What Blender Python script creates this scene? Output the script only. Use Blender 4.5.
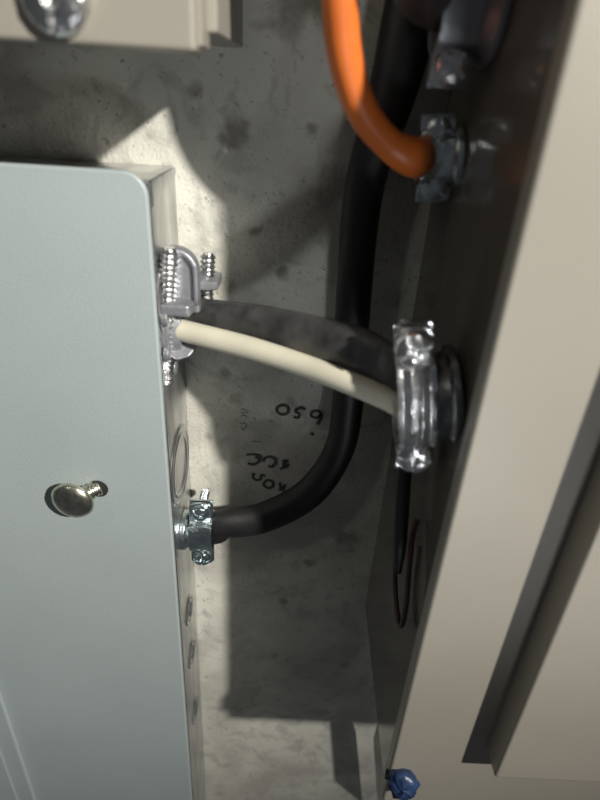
import bpy, bmesh, math, random
from mathutils import Vector, Matrix
random.seed(7)
S = bpy.context.scene
C = S.collection
for o in list(bpy.data.objects): bpy.data.objects.remove(o)

# ------------------------------------------------------------------ camera
F = 560.0                      # focal length in pixels of the 600x800 frame
EYE = Vector((0, 0, 1.5))      # metres; the wall stands at y = WALL
WALL = 0.36
d_ = Vector((-64, 1000, F)).normalized()          # "down" seen by the camera (x right, y down, z forward)
n_ = Vector((10, -312.96, F)); n_ = (n_ - d_*n_.dot(d_)).normalized()   # "into the wall"
r_ = d_.cross(n_)
def ray(px, py):
    v = Vector((px-300, py-400, F)); return Vector((v.dot(r_), v.dot(n_), -v.dot(d_)))
def P(px, py, y):              # the point of the plane y = const seen at a pixel
    q = ray(px, py); return EYE + q*(y/q.y)
def PX(px, py, x):             # the point of the plane x = const
    q = ray(px, py); return EYE + q*(x/q.x)
cd = bpy.data.cameras.new('camera'); cam = bpy.data.objects.new('camera', cd); C.objects.link(cam)
M = Matrix(((r_.x, -r_.y, -r_.z), (n_.x, -n_.y, -n_.z), (-d_.x, d_.y, d_.z))).to_4x4()
M.translation = EYE
cam.matrix_world = M
cd.sensor_fit = 'VERTICAL'; cd.sensor_height = 36; cd.sensor_width = 27; cd.lens = F/800*36
cd.clip_start = 0.01
cd.dof.use_dof = True; cd.dof.focus_distance = 0.40; cd.dof.aperture_fstop = 5.0
S.camera = cam

# ------------------------------------------------------------------ light
w = bpy.data.worlds.new('world'); S.world = w; w.use_nodes = True
w.node_tree.nodes['Background'].inputs[0].default_value = (0.80, 0.86, 0.95, 1)
w.node_tree.nodes['Background'].inputs[1].default_value = 0.052
def lamp(name, loc, target, power, size, col):
    l = bpy.data.lights.new(name, 'AREA'); l.shape = 'DISK'; l.size = size; l.energy = power; l.color = col
    o = bpy.data.objects.new(name, l); C.objects.link(o); o.location = loc
    o.rotation_euler = (Vector(target)-Vector(loc)).to_track_quat('-Z', 'Y').to_euler(); return o
sl = bpy.data.lights.new('torch', 'SPOT'); sl.energy = 168; sl.color = (1.0, 0.965, 0.89); sl.shadow_soft_size = 0.028
sl.spot_size = math.radians(73); sl.spot_blend = 1.0
so = bpy.data.objects.new('torch', sl); C.objects.link(so); so.location = (0.842, -0.75, 2.164)
so.rotation_euler = (Vector((-0.18, 0.36, 1.69))-so.location).to_track_quat('-Z', 'Y').to_euler()
lamp('upper_left_fill', (-0.75, -0.55, 2.35), (0.0, 0.36, 1.25), 0.9, 0.10, (1.0, 0.97, 0.88))  # added weak fill, standing in for light bounced off the galvanised side
l2 = bpy.data.lights.new('clamp_highlight_fill', 'SPOT'); l2.energy = 5.5; l2.color = (0.93, 0.97, 1.0); l2.shadow_soft_size = 0.05  # added spot that gives the right panel's clamps their highlights
l2.spot_size = math.radians(27); l2.spot_blend = 0.9
o2 = bpy.data.objects.new('clamp_highlight_fill', l2); C.objects.link(o2); o2.location = (0.24, -0.50, 0.98)
o2.rotation_euler = (Vector((0.075, 0.26, 1.43))-o2.location).to_track_quat('-Z', 'Y').to_euler()
S.view_settings.view_transform = 'Standard'; S.view_settings.look = 'None'
S.view_settings.exposure = 0.0; S.view_settings.gamma = 1; S.view_settings.use_curve_mapping = False

# ------------------------------------------------------------------ materials
def mat(name, col, rough=0.5, metal=0.0, var=0.0, vscale=30, bump=0.0, bscale=200, coat=0.0, col2=None, aniso=False):
    m = bpy.data.materials.new(name); m.use_nodes = True; nt = m.node_tree; N = nt.nodes; L = nt.links
    b = N['Principled BSDF']
    b.inputs['Roughness'].default_value = rough; b.inputs['Metallic'].default_value = metal
    b.inputs['Coat Weight'].default_value = coat; b.inputs['Coat Roughness'].default_value = 0.08
    tc = N.new('ShaderNodeTexCoord')
    mp = N.new('ShaderNodeMapping'); L.new(tc.outputs['Object'], mp.inputs[0])
    if aniso: mp.inputs['Scale'].default_value = (1, 1, 0.25)
    no = N.new('ShaderNodeTexNoise'); no.inputs['Scale'].default_value = vscale; no.inputs['Detail'].default_value = 6
    L.new(mp.outputs[0], no.inputs['Vector'])
    mx = N.new('ShaderNodeMix'); mx.data_type = 'RGBA'
    c2 = col2 if col2 else tuple(max(0, c*(1-var)) for c in col)
    mx.inputs[6].default_value = (*col, 1); mx.inputs[7].default_value = (*c2, 1)
    cr = N.new('ShaderNodeMapRange'); cr.inputs[1].default_value = .35; cr.inputs[2].default_value = .65
    L.new(no.outputs[0], cr.inputs[0]); L.new(cr.outputs[0], mx.inputs[0]); L.new(mx.outputs[2], b.inputs['Base Color'])
    if bump:
        n2 = N.new('ShaderNodeTexNoise'); n2.inputs['Scale'].default_value = bscale; n2.inputs['Detail'].default_value = 3
        L.new(mp.outputs[0], n2.inputs['Vector'])
        bp = N.new('ShaderNodeBump'); bp.inputs['Strength'].default_value = bump; bp.inputs['Distance'].default_value = 0.001
        L.new(n2.outputs[0], bp.inputs['Height']); L.new(bp.outputs[0], b.inputs['Normal'])
    return m
BEIGE = mat('beige_paint', (0.315, 0.292, 0.25), 0.38, 0, 0.05, 14, 0.15, 900)
SIDEP = mat('shaded_beige_gloss', (0.15, 0.135, 0.115), 0.10, 0, 0.12, 10, 0.02, 300)  # the cover's beige darkened: the side's shade is put into this colour
GREYP = mat('blue_grey_paint', (0.40, 0.455, 0.46), 0.40, 0, 0.05, 12, 0.18, 900)
GALV = mat('galvanised_steel', (0.66, 0.67, 0.67), 0.28, 0.9, 0.45, 60, 1.0, 45, aniso=True)
ZINC = mat('zinc_plate', (0.76, 0.85, 0.88), 0.28, 1.0, 0.25, 120, 0.9, 200)
STEEL = mat('bright_steel', (0.95, 0.95, 0.95), 0.27, 1.0, 0.2, 150, 1.0, 200)
DCAST = mat('die_cast_zinc', (0.40, 0.41, 0.44), 0.45, 0.65, 0.15, 90, 0.25, 400)
HUBM = mat('dark_grey_steel', (0.22, 0.22, 0.22), 0.35, 1.0, 0.3, 120, 0.3, 300)  # darker grey than the strap's steel
SCREWM = mat('nickel_screw', (0.80, 0.78, 0.64), 0.30, 1.0, 0.35, 200, 0.25, 300)
BLACK = mat('black_jacket', (0.014, 0.014, 0.015), 0.5, 0, 0.3, 60, 0.25, 250)
BLACK2 = mat('scuffed_black_jacket', (0.030, 0.030, 0.032), 0.42, 0, 0, 45, 0.3, 200, col2=(0.12, 0.115, 0.11))
WHITE = mat('cream_insulation', (0.76, 0.72, 0.58), 0.42, 0, 0.08, 60, 0.05, 200)
ORANGE = mat('orange_jacket', (0.72, 0.17, 0.03), 0.42, 0, 0.12, 60, 0.1, 200)
BROWN = mat('dark_brown_jacket', (0.05, 0.04, 0.035), 0.45, 0, 0.2, 60, 0.1, 200)
RED = mat('dull_red_gap', (0.06, 0.022, 0.018), 0.5, 0, 0.3, 60)  # colour of the loop that stands in for a dark gap
BLUE = mat('blue_plastic', (0.03, 0.062, 0.16), 0.33, 0, 0.35, 180, 0.5, 300)
DARK = mat('dark_hole', (0.02, 0.02, 0.02), 0.8)
INK = mat('marker_ink', (0.045, 0.043, 0.04), 0.7, 0, 0, 500, col2=(0.13, 0.125, 0.11))

def wall_material():
    m = bpy.data.materials.new('skimmed_concrete'); m.use_nodes = True; nt = m.node_tree; N = nt.nodes; L = nt.links
    b = N['Principled BSDF']; b.inputs['Roughness'].default_value = 0.75
    tc = N.new('ShaderNodeTexCoord')
    def noise(sc, det=6, dist=0.0):
        n = N.new('ShaderNodeTexNoise'); n.inputs['Scale'].default_value = sc; n.inputs['Detail'].default_value = det
        n.inputs['Distortion'].default_value = dist; L.new(tc.outputs['Object'], n.inputs['Vector']); return n.outputs[0]
    def rng(v, a, b_, c, d):
        r = N.new('ShaderNodeMapRange'); r.inputs[1].default_value = a; r.inputs[2].default_value = b_
        r.inputs[3].default_value = c; r.inputs[4].default_value = d; L.new(v, r.inputs[0]); return r.outputs[0]
    def mixc(f, A, B):
        x = N.new('ShaderNodeMix'); x.data_type = 'RGBA'; L.new(f, x.inputs[0])
        if isinstance(A, tuple): x.inputs[6].default_value = (*A, 1)
        else: L.new(A, x.inputs[6])
        x.inputs[7].default_value = (*B, 1); return x.outputs[2]
    col = mixc(rng(noise(9, 5, 1.0), .40, .62, 0, 1), (0.68, 0.67, 0.59), (0.50, 0.485, 0.43))
    col = mixc(rng(noise(38, 8, 1.5), .52, .68, 0, .6), col, (0.36, 0.35, 0.32))
    col = mixc(rng(noise(200, 4, 2.0), .63, .71, 0, .8), col, (0.24, 0.23, 0.21))
    # dirt marks with a place of their own on the wall (offset x, z from the camera foot, radius)
    for (px, py, rad, amt) in [(233, 130, .011, .8), (195, 90, .007, .6), (328, 188, .022, .6), (312, 128, .006, .7), (350, 540, .017, .7),
                               (255, 232, .005, .7), (283, 274, .007, .8), (222, 372, .007, .6), (237, 400, .008, .4), (275, 655, .007, .5),
                               (285, 602, .006, .7), (310, 563, .006, .7), (208, 436, .006, .5), (288, 5, .020, .7), (345, 665, .008, .5)]:
        q = P(px, py, WALL)
        vd = N.new('ShaderNodeVectorMath'); vd.operation = 'DISTANCE'
        ds = N.new('ShaderNodeVectorMath'); ds.operation = 'ADD'
        nz = N.new('ShaderNodeTexNoise'); nz.inputs['Scale'].default_value = 90; L.new(tc.outputs['Object'], nz.inputs['Vector'])
        sc = N.new('ShaderNodeVectorMath'); sc.operation = 'MULTIPLY_ADD'; L.new(nz.outputs[1], sc.inputs[0])
        sc.inputs[1].default_value = (rad*1.6,)*3; sc.inputs[2].default_value = (-rad*.8,)*3
        L.new(tc.outputs['Object'], ds.inputs[0]); L.new(sc.outputs[0], ds.inputs[1])
        L.new(ds.outputs[0], vd.inputs[0]); vd.inputs[1].default_value = q
        col = mixc(rng(vd.outputs['Value'], rad*.35, rad*.9, amt, 0), col, (0.22, 0.20, 0.17))
    L.new(col, b.inputs['Base Color'])
    bp = N.new('ShaderNodeBump'); bp.inputs['Strength'].default_value = 0.4; bp.inputs['Distance'].default_value = 0.0015
    ad = N.new('ShaderNodeMath'); ad.operation = 'ADD'; L.new(noise(55, 8, .5), ad.inputs[0]); L.new(noise(400, 3), ad.inputs[1])
    L.new(ad.outputs[0], bp.inputs['Height']); L.new(bp.outputs[0], b.inputs['Normal'])
    return m

# ------------------------------------------------------------------ helpers
def link(name, me, m, parent=None, smooth=False, bevel=0, seg=3, ang=30):
    o = bpy.data.objects.new(name, me); C.objects.link(o)
    if m: me.materials.append(m)
    if smooth:
        for p in me.polygons: p.use_smooth = True
    if parent: o.parent = parent
    if bevel:
        b = o.modifiers.new('bevel', 'BEVEL'); b.width = bevel; b.segments = seg; b.limit_method = 'ANGLE'; b.angle_limit = math.radians(ang)
        for p in me.polygons: p.use_smooth = True
        wn = o.modifiers.new('wn', 'WEIGHTED_NORMAL'); wn.keep_sharp = True
    return o
class MB:
    def __init__(s): s.v = []; s.f = []
    def add(s, vs, fs):
        k = len(s.v); s.v += [Vector(v) for v in vs]; s.f += [tuple(i+k for i in f) for f in fs]; return s
    def box(s, a, b):
        x0, y0, z0 = a; x1, y1, z1 = b
        return s.add([(x0,y0,z0),(x1,y0,z0),(x1,y1,z0),(x0,y1,z0),(x0,y0,z1),(x1,y0,z1),(x1,y1,z1),(x0,y1,z1)],
                     [(0,3,2,1),(4,5,6,7),(0,1,5,4),(1,2,6,5),(2,3,7,6),(3,0,4,7)])
    def prism(s, pts, e):        # 3D outline swept by vector e
        n = len(pts); e = Vector(e); pts = [Vector(p) for p in pts]
        return s.add(pts+[p+e for p in pts], [tuple(range(n))[::-1], tuple(range(n, 2*n))]+[(i, (i+1) % n, n+(i+1) % n, n+i) for i in range(n)])
    def lathe(s, prof, origin, axis, n=28, cap=True):   # prof: (radius, distance along axis)
        ax = Vector(axis).normalized(); u = ax.orthogonal().normalized(); v = ax.cross(u); o = Vector(origin)
        vs = []; fs = []
        for (r, h) in prof:
            for i in range(n):
                a = 2*math.pi*i/n; vs.append(o+ax*h+(u*math.cos(a)+v*math.sin(a))*r)
        for j in range(len(prof)-1):
            for i in range(n):
                fs.append((j*n+i, j*n+(i+1) % n, (j+1)*n+(i+1) % n, (j+1)*n+i))
        if cap:
            fs.append(tuple(range(n))[::-1]); fs.append(tuple(range((len(prof)-1)*n, len(prof)*n)))
        return s.add(vs, fs)
    def build(s, name, m, parent=None, **k):
        me = bpy.data.meshes.new(name); me.from_pydata([tuple(v) for v in s.v], [], s.f)
        bm = bmesh.new(); bm.from_mesh(me); bmesh.ops.recalc_face_normals(bm, faces=bm.faces); bm.to_mesh(me); bm.free()
        return link(name, me, m, parent, **k)
def spline(pts, n=10):
    pts = [Vector(p) for p in pts]; q = [pts[0]*2-pts[1]]+pts+[pts[-1]*2-pts[-2]]; out = []
    for i in range(1, len(q)-2):
        a, b, c, d = q[i-1:i+3]
        for k in range(n):
            t = k/n
            out.append(0.5*((2*b)+(c-a)*t+(2*a-5*b+4*c-d)*t*t+(3*b-a-3*c+d)*t**3))
    out.append(pts[-1]); return out
def tube(mb, pts, radii, n=10, seg=24, up=(0,1,0)):
    """radii: one (across, deep) pair per control point; 'deep' is measured along the up vector"""
    path = spline(pts, n); rr = spline([Vector((a, b, 0)) for a, b in radii], n); up = Vector(up)
    vs = []; fs = []
    for i, p in enumerate(path):
        t = (path[min(i+1, len(path)-1)]-path[max(i-1, 0)]).normalized()
        u = t.cross(up).normalized(); v = t.cross(u)
        for k in range(seg):
            a = 2*math.pi*k/seg; vs.append(p+u*math.cos(a)*rr[i].x+v*math.sin(a)*rr[i].y)
    for i in range(len(path)-1):
        for k in range(seg): fs.append((i*seg+k, i*seg+(k+1) % seg, (i+1)*seg+(k+1) % seg, (i+1)*seg+k))
    fs.append(tuple(range(seg))[::-1]); fs.append(tuple(range((len(path)-1)*seg, len(path)*seg)))
    mb.add(vs, fs); return mb
def tag(o, label=None, cat=None, group=None, kind=None):
    if label: o['label'] = label
    if cat: o['category'] = cat
    if group: o['group'] = group
    if kind: o['kind'] = kind
    return o
def thing(name, loc, label, cat, rot=None):
    o = bpy.data.objects.new(name, None); C.objects.link(o); o.location = loc; o.empty_display_size = .01
    if rot: o.rotation_euler = rot
    return tag(o, label, cat)
def thread(r, pitch, L, depth=None):      # profile of a threaded shank
    depth = depth or r*.2; pr = []; h = 0
    while h < L: pr += [(r-depth, h), (r, h+pitch*.35), (r, h+pitch*.55)]; h += pitch
    return pr+[(r-depth, h), (r*.6, h+pitch*.4)]
def screw_head(mb, o, ax, R, H, slots=2, sw=0.17, turn=0.4):
    """pan head cut into quadrants (or halves) by its driver slots"""
    ax = Vector(ax).normalized(); u = ax.orthogonal().normalized(); v = ax.cross(u); o = Vector(o)
    mb.lathe([(R*.98, 0), (R, H*.2), (R*.97, H*.45), (R*.9, H*.5)], o, ax, 28)
    nq = 2*slots
    for q in range(nq):
        a0 = turn+2*math.pi*q/nq; a1 = a0+2*math.pi/nq; g = sw*R
        def ring(rad, h):
            out = []; da = math.asin(min(.9, g/2/rad))
            for k in range(7):
                a = a0+da+(a1-a0-2*da)*k/6; out.append(o+ax*h+(u*math.cos(a)+v*math.sin(a))*rad)
            return out
        rings = [ring(R*.97, H*.45), ring(R*.9, H*.75), ring(R*.65, H*.95), ring(R*.3, H)]
        vs = sum(rings, []); fs = []
        for j in range(3):
            for k in range(6): fs.append((j*7+k, j*7+k+1, (j+1)*7+k+1, (j+1)*7+k))
        b0 = ring(R*.9, H*.45); b1 = ring(R*.3, H*.45)
        base = len(vs); vs += b1; vs += rings[0]
        fs += [(21+k, 21+k+1, base+k+1, base+k) for k in range(6)]
        fs += [(0, 7, 14, 21, base), (6, base+6, 27, 20, 13)]
        mb.add(vs, fs)
    return mb

# ------------------------------------------------------------------ setting: the wall
wl = MB().box((-1.2, WALL, 0.3), (1.2, WALL+.12, 2.5)).build('wall_back', wall_material())
tag(wl, 'off-white stained concrete wall behind the electrical boxes', None, None, 'structure')
def ink(name, strokes, wpx=3.5):
    mb = MB()
    for st in strokes:
        pts = [P(240+x/6, 390+y/6, WALL-.0004) for x, y in st]
        path = spline(pts, 5) if len(pts) > 2 else pts
        hw = wpx*.00037
        vs = []
        for i, p in enumerate(path):
            t = (path[min(i+1, len(path)-1)]-path[max(i-1, 0)]); t.y = 0; t.normalize()
            nn = Vector((-t.z, 0, t.x))*hw*(0.8+.4*random.random()); vs += [p+nn, p-nn]
        mb.add(vs, [(2*i, 2*i+1, 2*i+3, 2*i+2) for i in range(len(path)-1)])
    o = mb.build(name, INK, wl); return o
def ell(cx, cy, rx, ry, a0=0, a1=360, n=12): return [(cx+rx*math.cos(math.radians(a0+(a1-a0)*k/n)), cy+ry*math.sin(math.radians(a0+(a1-a0)*k/n))) for k in range(n+1)]
ink('handwritten_number', [ell(257, 118, 36, 28),
    [(392, 118), (372, 107), (345, 113), (334, 130), (356, 143), (350, 165), (322, 160)],
    [(424, 140), (440, 128), (470, 124), (487, 148), (480, 180), (464, 206)], [(487, 150), (458, 166), (432, 158), (424, 140)],
    [(424, 258), (436, 264), (428, 268)]])
ink('handwritten_word', [[(38, 388), (85, 386), (124, 396), (116, 425), (84, 446), (46, 440)], [(92, 398), (112, 412)],
    [(138, 430), (150, 408), (180, 400), (208, 412), (212, 438), (192, 460), (172, 456)],
    [(254, 428), (284, 424), (262, 442), (288, 450), (262, 466), (240, 474)], [(268, 430), (262, 470)],
    [(84, 496), (78, 522), (98, 540), (122, 534), (130, 510), (152, 514)], ell(172, 564, 28, 23),
    [(236, 556), (244, 582), (240, 606)], [(272, 566), (262, 590), (258, 612)], [(240, 580), (270, 588)], [(290, 606), (312, 612), (300, 618)], [(318, 600), (336, 602)]])
ink('pencil_scribble', [[(2, 118), (22, 112), (40, 126), (20, 140), (4, 132)], [(6, 158), (30, 152), (40, 170)], [(0, 205), (18, 196), (40, 210), (24, 232), (6, 226)],
    [(10, 240), (34, 238)], [(70, 306), (130, 312)], [(78, 168), (96, 174)]], 0.8)

# ------------------------------------------------------------------ grey panel on the left
XL = -0.0782; YL = 0.295; ZT = EYE.z-0.0458; ZB = 0.62; XO = -0.46
box = thing('grey_breaker_panel', (XL, WALL, ZB), 'blue-grey metal breaker panel with galvanised sides on the left of the wall', 'electrical panel')
inv = Matrix.Translation(-Vector(box.location))
def loc_(o): o.matrix_parent_inverse = Matrix.Identity(4); o.data.transform(Matrix.Translation(-Vector(o.parent.matrix_basis.translation))) ; return o
def rrect(x0, z0, x1, z1, r, y, n=7):
    out = []
    for cx, cz, a in ((x1-r, z1-r, 0), (x0+r, z1-r, 90), (x0+r, z0+r, 180), (x1-r, z0+r, 270)):
        for k in range(n+1):
            t = math.radians(a+90*k/n); out.append((cx+r*math.cos(t), y, cz+r*math.sin(t)))
    return out
T = .0016
loc_(MB().prism(rrect(XO-.003, ZB-.004, XL-.0004, ZT+.0048, .012, YL), (0, .0045, 0)).build('cover', GREYP, box, bevel=.0015, seg=3))
s_ = MB().box((XL-T, YL+.0045, ZB), (XL, WALL, ZT-.0012)); loc_(s_.build('side_panel', GALV, box, bevel=.0005))
s_ = MB().box((XO, YL+.0045, ZB), (XO+T, WALL, ZT-.0012)); loc_(s_.build('side_panel', GALV, box, bevel=.0005))
loc_(MB().box((XO, YL+.0045, ZT-T), (XL-.0006, WALL-.0005, ZT)).build('top_panel', GALV, box, bevel=.0005))
loc_(MB().box((XO, YL+.0045, ZB), (XL-.002, WALL-.0005, ZB+T)).build('bottom_panel', GALV, box, bevel=.0005))
# folded flap of the top over the corner
a = ZT
loc_(MB().prism([(XL-.0002, YL+.006, a-.0005), (XL-.0002, WALL-.001, a-.0005), (XL-.0002, WALL-.001, a-.004), (XL-.0002, YL+.016, a-.010), (XL-.0002, YL+.006, a-.013)], (.0009, 0, 0)).build('corner_flap', GALV, box, bevel=.0003))
# knockout rings pressed into the side
def rings(cy, cz, rs, nm='knockout_ring'):
    for R in rs:
        mb = MB(); n = 40
        pts = [Vector((XL, cy+R*math.cos(2*math.pi*k/n), cz+R*math.sin(2*math.pi*k/n))) for k in range(n)]
        vs = []; fs = []
        for k, p in enumerate(pts):
            dr = Vector((0, p.y-cy, p.z-cz)).normalized()
            for (q, h) in ((-.0016, 0), (-.0009, .0011), (.0009, .0011), (.0016, 0)): vs.append(p+dr*q+Vector((h, 0, 0)))
        for k in range(n):
            for j in range(3): fs.append((k*4+j, ((k+1) % n)*4+j, ((k+1) % n)*4+j+1, k*4+j+1))
        mb.add(vs, fs); loc_(mb.build(nm, GALV, box, smooth=True))
lowhub = PX(184, 533, XL); uphub = PX(172, 318, XL)
LOWC = Vector((XL, .331, EYE.z+0)); 
q = PX(166, 505, XL); rings(.328, q.z, (.0285, .0225))
q = PX(166, 300, XL); rings(.328, q.z, (.029,))
for py in (605, 660, 735):
    q = PX(190, py, XL); rings(.329, q.z, (.012, .008))
# door at the far left
XD = -0.236
loc_(MB().box((XD-.19, YL-.0035, ZB+.05), (XD, YL+.001, ZT-.06)).build('door', GREYP, box, bevel=.0022, seg=3))
loc_(MB().box((XD-.175, YL-.0055, ZB+.06), (XD-.016, YL-.003, ZT-.075)).build('door_panel', GREYP, box, bevel=.0015, seg=3))
# loose keyhole screw
hole = P(97, 488, YL); head = P(73, 500, .2855)
sc_ = MB(); ax = (head-hole).normalized(); ln = (head-hole).length
kh = MB().lathe([(.0066, 0), (.0066, .0006)], hole+Vector((.001, -.0004, 0)), (0, -1, 0), 24)
loc_(kh.build('screw_hole', DARK, box, smooth=False))
scr = MB().lathe(thread(.0058, .0026, ln-.001, .0009), hole-ax*.002, ax, 24)
o_ = loc_(scr.build('cover_screw', SCREWM, box, smooth=True)); o_['label'] = 'loose nickel screw tilting out of its keyhole'
hd = MB(); hax = Vector((-.08, -1, -.05)).normalized()
hd.lathe([(.0002, -.0016), (.011, -.0014), (.0138, -.0004), (.0142, .0008), (.0128, .0030), (.0095, .0048), (.0050, .0058), (.0002, .0061)], head, hax, 36)
hh = hd.build('screw_head', SCREWM, o_, smooth=True); hh.data.transform(Matrix.Translation(-Vector(box.location)))

# ------------------------------------------------------------------ beige box at the upper left
YU = 0.243
c0 = P(196, 53, YU); XU = c0.x; ZU = c0.z
ub = thing('beige_junction_box', (XU, WALL, ZU), 'beige steel box with a stepped edge at the upper left above the grey panel', 'electrical box')
loc_(MB().box((XU-.5, YU, ZU), (XU, YU+.021, ZU+.4)).build('cover', BEIGE, ub, bevel=.0022, seg=3))
zb2 = P(212, 33, YU+.022).z
loc_(MB().box((XU-.495, YU+.021, zb2), (XU+.0050, WALL, ZU+.395)).build('body', BEIGE, ub, bevel=.001))
loc_(MB().box((XU-.0004, YU+.006, ZU+.0025), (XU+.0014, YU+.024, ZU+.39)).build('side_lip', BEIGE, ub, bevel=.0005))
qs = P(57, -3, YU)
mb = MB(); screw_head(mb, qs, (0, -1, 0), .0125, .0065, 1, .16, 0.65)
o_ = loc_(mb.build('cover_screw', STEEL, ub, smooth=False, bevel=.0004)); o_['label'] = 'large slotted pan-head screw'

# ------------------------------------------------------------------ beige panel on the right
XR = 0.0762; YR = 0.200; ZRB = EYE.z-.420; XE = .62
rb = thing('beige_load_centre', (XR, WALL-.001, ZRB), 'large beige metal panel with a raised door on the right', 'electrical panel')
loc_(MB().box((XR, YR, ZRB), (XE, YR+.011, 1.95)).build('cover', BEIGE, rb, bevel=.0022, seg=3))
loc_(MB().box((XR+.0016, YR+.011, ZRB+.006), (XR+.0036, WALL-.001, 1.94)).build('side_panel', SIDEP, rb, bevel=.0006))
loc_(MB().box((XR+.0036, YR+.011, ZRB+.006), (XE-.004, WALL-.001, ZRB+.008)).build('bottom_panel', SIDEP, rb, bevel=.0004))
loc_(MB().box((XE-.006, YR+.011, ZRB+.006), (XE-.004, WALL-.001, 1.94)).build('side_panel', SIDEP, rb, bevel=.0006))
q = P(486, 748, YR); HD = .0175
loc_(MB().box((q.x, YR-HD, q.z), (XE-.04, YR+.001, 1.90)).build('door', BEIGE, rb, bevel=.002, seg=3))
# sheet-metal tab low on the side
tb = MB().prism([P(388, 686, .295), P(373, 738, .338), P(378, 812, .338), P(392, 812, .29)], (.0014, 0, 0))
o_ = loc_(tb.build('bent_tab', GALV, rb, bevel=.0004)); o_['label'] = 'thin bare metal tab bent out below the wires'

# ------------------------------------------------------------------ two-screw cable connectors
def connector(label, hub, side, m, R, L, Wd, H, ch, cdp, head_r, ribs=0, bead=True, tilt=0, turn=0.4, hubm=None):
    """hub: centre of the knockout on the panel side; local x = out of the panel, y = towards the viewer.
    ch, cdp: half height and half depth of the cable the strap closes on"""
    t = thing('cable_clamp', hub, label, 'cable clamp', (0, 0, math.pi) if side == 'right' else (math.pi, 0, 0))
    if tilt: t.rotation_euler.y = tilt
    # threaded hub with its flange on the panel
    MB().lathe([(R*1.10, .0), (R*1.16, .0008), (R*1.14, .0035), (R*1.02, .0050), (R*.94, (L-Wd/2)*.7+.002), (R*.84, L-Wd/2+.001), (R*.70, L-Wd/2+.0015), (R*.68, L-Wd/2-.001)], (0, 0, 0), (1, 0, 0), 40).build('hub', hubm or m, t, smooth=True, bevel=.0003)
    x0 = L-Wd/2; x1 = L+Wd/2; th = .0022; yb = -cdp-.003
    # saddle behind the cable
    n = 18; pro = []
    yf = cdp*.15
    outer = [(yf, -H/2), (yf, -ch-.003)]+[(yf-(cdp*1.15+.003)*math.sin(math.pi*k/n), -(ch+.003)*math.cos(math.pi*k/n)) for k in range(1, n)]+[(yf, ch+.003), (yf, H/2)]
    inn = [(y-th, z) if abs(z) > ch+.002 else (y-th*math.sin(math.pi*(i-1)/n)-0.0004, z*(1-.0) if False else z*1.04) for i, (y, z) in enumerate(outer)]
    vs = [(x0, y, z) for y, z in outer]+[(x1, y, z) for y, z in outer]+[(x0, y, z) for y, z in inn]+[(x1, y, z) for y, z in inn]
    k = len(outer); fs = []
    for i in range(k-1):
        fs += [(i, i+1, k+i+1, k+i), (2*k+i, 3*k+i, 3*k+i+1, 2*k+i+1), (i, 2*k+i, 2*k+i+1, i+1), (k+i, k+i+1, 3*k+i+1, 3*k+i)]
    fs += [(0, k, 3*k, 2*k), (k-1, 3*k-1, 4*k-1, 2*k-1)]
    MB().add(vs, fs).build('saddle', m, t, bevel=.0004)
    # strap in front of the cable: flat ears, raised middle
    ys = yf+.0035; top = cdp+.0025
    zs = [-H/2, -H/2+.001, -ch*1.12, -ch*.95]+[-ch*.95+ch*1.9*i/10 for i in range(1, 10)]+[ch*.95, ch*1.12, H/2-.001, H/2]
    def yy(z):
        a_ = abs(z)
        if a_ > ch*1.05: return ys
        return ys+(top-ys)*(0.45+.55*math.sqrt(max(0, 1-(a_/(ch*1.02))**2)))
    outl = [(yy(z), z) for z in zs]
    nx = 9; vs = []; fs = []
    for i in range(nx):
        fx = i/(nx-1); x = x0+(x1-x0)*fx
        for j, (y, z) in enumerate(outl):
            e = 0
            if abs(z) < ch*1.1: e = .0011*math.cos(fx*math.pi*2*max(ribs, 1))*(1 if ribs else .5)
            edge = abs(fx-.5)*2
            zz = z
            if abs(z) > H/2-.0015: zz = z*(1-.10*edge**4)
            vs.append((x, y+e, zz))
    nz = len(outl); off = len(vs); vs += [(x, y-th, z) for (x, y, z) in vs]
    for i in range(nx-1):
        for j in range(nz-1):
            fs += [(i*nz+j, i*nz+j+1, (i+1)*nz+j+1, (i+1)*nz+j), (off+i*nz+j, off+(i+1)*nz+j, off+(i+1)*nz+j+1, off+i*nz+j+1)]
    for i in range(nx-1):
        for j in (0, nz-1): fs.append((i*nz+j, (i+1)*nz+j, off+(i+1)*nz+j, off+i*nz+j))
    for j in range(nz-1):
        for i in (0, nx-1): fs.append((i*nz+j, i*nz+j+1, off+i*nz+j+1, off+i*nz+j))
    MB().add(vs, fs).build('strap', m, t, smooth=True, bevel=.0005)
    if bead:
        for sz in (-1, 1):
            b = MB(); tube(b, [(x0+.0005, ys+.0012, sz*ch*1.12), (x1-.0005, ys+.0012, sz*ch*1.12)], [(.0012, .0012)]*2, 2, 10, (0, 0, 1)); b.build('bead', m, t, smooth=True)
    for sz in (-1, 1):
        b = MB(); zc = sz*(H/2-head_r*1.12)
        MB_ = b.lathe(thread(head_r*.5, .0016, ys+cdp+.008), (L, ys+.0005, zc), (0, -1, 0), 18)
        screw_head(b, (L, ys, zc), (.12, 1, .05), head_r, head_r*.75, 2, .2, turn+sz*.3)
        b.build('screw', STEEL if m is not ZINC else ZINC, t, bevel=.0002)
    return t
hO = PX(459, 158, XR+.0016); connector('small bright clamp gripping the orange cable on the side of the right panel', hO, 'right', STEEL if False else ZINC, .0125, .0125, .0165, .041, .0105, .0085, .0066, tilt=math.radians(5))
hB = PX(453, 395, XR+.0016); connector('large shiny ribbed clamp where the black and cream wires enter the right panel', hB, 'right', STEEL, .0215, .0195, .0175, .079, .0225, .0125, .0092, ribs=3, bead=False, turn=.9, tilt=math.radians(9), hubm=HUBM)
hT = PX(497, 6, XR+.0016); connector('dull shaded clamp at the top edge above the orange cable', hT, 'right', DCAST, .0200, .0160, .0180, .064, .0160, .0110, .0075, bead=True)

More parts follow.
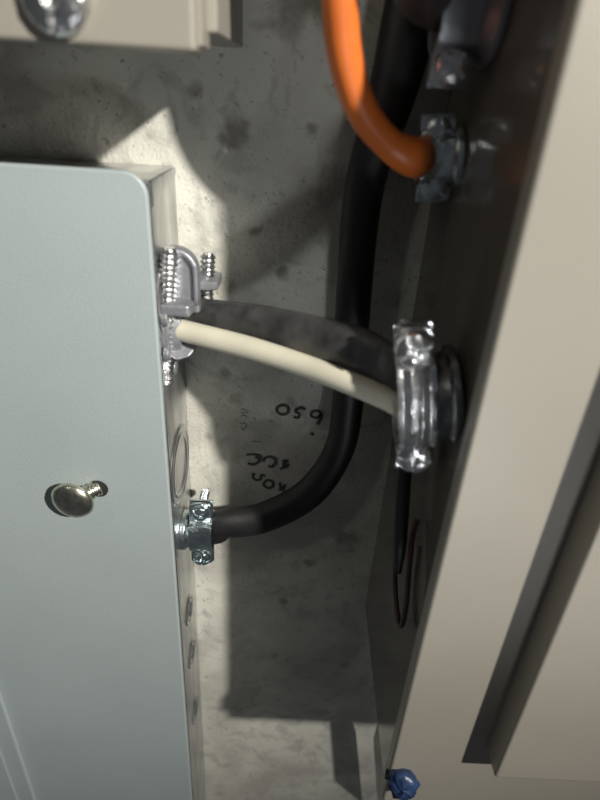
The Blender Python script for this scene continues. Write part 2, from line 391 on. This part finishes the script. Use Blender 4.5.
def curve_thing(name, label, cat, pts, rad, m, **k):
    mb = MB(); tube(mb, pts, rad, **k); o = mb.build(name, m, None, smooth=True); return tag(o, label, cat)

# lower-left connector
qz = PX(186, 532, XL)
hL = Vector((XL, .325, P(200, 530, .325).z))
cL = connector('small zinc clamp holding the curved black cable low on the grey panel', hL, 'left', ZINC, .0135, .0150, .0170, .060, .0125, .0100, .0068)

# ------------------------------------------------------------------ cables
def off(t, v): return Vector(t)+Vector(v)
curve_thing('black_cable', 'thick black cable curving down the wall into the lower left clamp', 'cable',
    [P(440, -70, .338), P(418, -10, .338), P(393, 90, .338), P(364, 190, .338), P(352, 320, .338), P(348, 400, .337), P(338, 452, .335), P(308, 494, .333), P(262, 518, .330), P(222, 524, .326), Vector((XL+.024, .325, hL.z)), Vector((XL+.004, .325, hL.z))],
    [(.0155, .011), (.0150, .011), (.0130, .011), (.0112, .011), (.0112, .011), (.0108, .011), (.0108, .011), (.0118, .011), (.0125, .010), (.0122, .0095), (.0115, .0085), (.0110, .0080)], BLACK, seg=28)
# black + cream pair
eB = hB+Vector((-.0195, 0, 0)); eB2 = hB+Vector((.012, 0, 0))
sU = P(186, 322, .328)
curve_thing('flat_black_cable', 'scuffed flat black cable running between the cast clamp and the ribbed clamp', 'cable',
    [Vector((XL+.001, .330, sU.z+.000)), P(200, 322, .327), P(250, 330, .310), P(300, 340, .290), P(350, 352, .267), P(385, 366, .254), off(eB, (0, .001, .0085)), off(eB2, (0, 0, .003))],
    [(.0120, .0090), (.0150, .0080), (.0165, .0078), (.0165, .0078), (.0155, .0075), (.0135, .0075), (.0120, .0075), (.0120, .0075)], BLACK2, seg=28)
curve_thing('cream_wire', 'cream insulated wire running in front of the flat black cable', 'wire',
    [P(166, 322, .318), P(178, 329, .312), P(200, 335, .306), P(250, 348, .292), P(300, 364, .275), P(350, 383, .255), P(385, 398, .243), off(eB, (.004, -.0065, -.0085)), off(eB2, (0, -.003, -.010))],
    [(.0050, .0050), (.0064, .0062), (.0067, .0062), (.0066, .0062), (.0062, .0060), (.0060, .0058), (.0058, .0056), (.0054, .0045), (.0052, .0045)], WHITE, seg=24)
eO = hO+Vector((-.0125, 0, 0))
curve_thing('orange_cable', 'bright orange cable bending down into the small clamp at upper right', 'cable',
    [P(352, -160, .255), P(342, -60, .262), P(340, 0, .266), P(346, 60, .272), P(362, 110, .280), P(388, 143, .288), P(412, 157, .293), eO+Vector((-.004, 0, 0)), eO+Vector((.010, 0, 0))],
    [(.0072, .0072)]*6+[(.0090, .0078), (.0095, .0078), (.0090, .0072)], ORANGE, seg=28)
eT = hT+Vector((-.016, 0, 0))
curve_thing('brown_cable', 'dark brown cable entering the shaded clamp at the top edge', 'cable',
    [(.048, .226, 1.80), (.046, .228, 1.68), (.042, .232, 1.595), (.039, .243, 1.557), (.041, .268, 1.541), off(eT, (-.010, -.002, .002)), off(eT, (.012, 0, 0))], [(.0130, .0125)]*5+[(.0125, .010), (.0120, .009)], BROWN, seg=24)  # unseen upper run shaped so its shadow closes a lit gap on the wall
# made-up strands in place of the dark gap at the panel's back edge
curve_thing('dark_gap_strand', 'short thick black strand standing in for a dark gap below the ribbed clamp', 'wire',
    [PX(408, 440, .067), PX(405, 470, .067), PX(402, 510, .067), PX(400, 545, .067), PX(398, 572, .068)], [(.0032, .003), (.0040, .003), (.0042, .003), (.0038, .003), (.0020, .002)], BLACK)
curve_thing('dark_gap_loop', 'thin dull red loop standing in for the pointed dark gap under the ribbed clamp', 'wire',
    [PX(396, 545, .070), PX(395, 580, .071), PX(397, 610, .072), PX(401, 626, .0725), PX(406, 606, .072), PX(409, 570, .072), PX(412, 540, .073), PX(417, 520, .0745)], [(.0016, .0016)]*8, RED)

# ------------------------------------------------------------------ cast clamp at the upper left
t = thing('cast_clamp', (XL, .328, sU.z), 'dull cast clamp with two long threaded screws on the upper side of the grey panel', 'cable clamp')
def lc(mb, name, m, **k):
    o = mb.build(name, m, t, **k); o.data.transform(Matrix.Translation(-Vector(t.location))); return o
zc = sU.z
lc(MB().lathe([(.019, 0), (.026, 0), (.0265, .0035), (.0235, .0045), (.0225, .010), (.019, .0105), (.019, 0)], (XL, .328, zc), (1, 0, 0), 40, cap=False), 'hub', DCAST, smooth=True, bevel=.0003)
# locknut lugs round the hub
for k in range(8):
    a = math.radians(20+45*k); c = Vector((XL+.0012, .328+.0285*math.cos(a), zc+.0285*math.sin(a)))
    lc(MB().lathe([(.0045, 0), (.0045, .003), (.003, .0036)], c, (1, 0, 0), 12), 'lug', DCAST, smooth=False, bevel=.0003)
# arched hood behind the long screw
s1t = P(169, 252, .308); s1b = P(165, 383, .308)
hoodc = P(176, 268, .314)
pts = []
hw = .0130
for k in range(13):
    a = math.pi*k/12; pts.append(Vector((hoodc.x+hw*math.cos(a), .312, hoodc.z+.0125*math.sin(a))))
zl = P(175, 312, .312).z
pts += [Vector((hoodc.x-hw, .312, zl)), Vector((hoodc.x+hw, .312, zl))]
lc(MB().prism(pts, (0, .006, 0)), 'hood', DCAST, bevel=.0012)
# rim of the hood
rim = MB(); tube(rim, [Vector((hoodc.x-hw*.9, .3105, zl+.004))]+[Vector((hoodc.x-hw*.9*math.cos(math.pi*k/8), .3105, hoodc.z+.0112*math.sin(math.pi*k/8))) for k in range(9)]+[Vector((hoodc.x+hw*.9, .3105, zl+.006))], [(.0016, .0022)]*11, 4, 10)
lc(rim, 'rim', DCAST, smooth=True)
# upper jaw with tongue, lower jaw
zt = P(198, 288, .335).z
lc(MB().prism([P(181, 291, .312), P(218, 291, .330), P(218, 291, .330)+Vector((0, .020, 0)), P(181, 291, .312)+Vector((0, .04, 0))], (0, 0, .0055)), 'tongue', DCAST, bevel=.0012)
jb = P(160, 316, .300); jr = P(191, 318, .306)
lc(MB().prism([Vector((jb.x, .2995, jb.z)), Vector((jr.x, .300, jb.z)), Vector((jr.x+.002, .306, jb.z)), Vector((jr.x+.002, .330, jb.z)), Vector((jb.x, .330, jb.z))], (0, 0, .0070)), 'upper_jaw', DCAST, bevel=.0018, seg=4)
c1 = P(178, 305, .312)
lc(MB().prism([P(180, 286, .313), P(198, 286, .316), P(194, 306, .314), P(190, 318, .312), P(170, 318, .312)], (0, .016, 0)), 'web', DCAST, bevel=.0015)
jl = P(165, 362, .303); jq = P(192, 350, .308)
lc(MB().prism([P(163, 352, .3035), P(176, 362, .3035), P(190, 358, .306), P(199, 344, .310), P(190, 340, .314), P(164, 343, .312)], (0, .020, .001)), 'lower_jaw', DCAST, bevel=.0022, seg=4)
lc(MB().lathe(thread(.0054, .0031, (s1t-s1b).length, .0014), s1b, s1t-s1b, 20), 'screw', STEEL, smooth=False)
s2b = P(206, 300, .338); s2t = P(208, 257, .338)
lc(MB().lathe(thread(.0047, .0029, (s2t-s2b).length, .0012), s2b, s2t-s2b, 20), 'screw', STEEL, smooth=False)

# ------------------------------------------------------------------ blue plug on the right panel
bp_ = P(407, 777, YR)
mb = MB(); random.seed(3)
n = 20; prof = [(.0002, -.001), (.0075, 0), (.0092, .003), (.0098, .007), (.0088, .0095), (.0050, .0112), (.0002, .0115)]
mb.lathe(prof, bp_+Vector((-.002, .001, 0)), (-.25, -1, .25), n)
for v in mb.v: v += Vector((random.uniform(-1, 1), random.uniform(-1, 1), random.uniform(-1, 1)))*.0013
b = mb.build('blue_plug', BLUE, None, smooth=True); tag(b, 'small lumpy blue plastic plug at the lower edge of the right panel', 'plug')
st = MB(); 
st.lathe([(.003, 0), (.0032, .010), (.0026, .014)], bp_+Vector((-.014, .001, .001)), (1, -.25, -.05), 14)
o_ = st.build('stem', DARK, b, smooth=True)
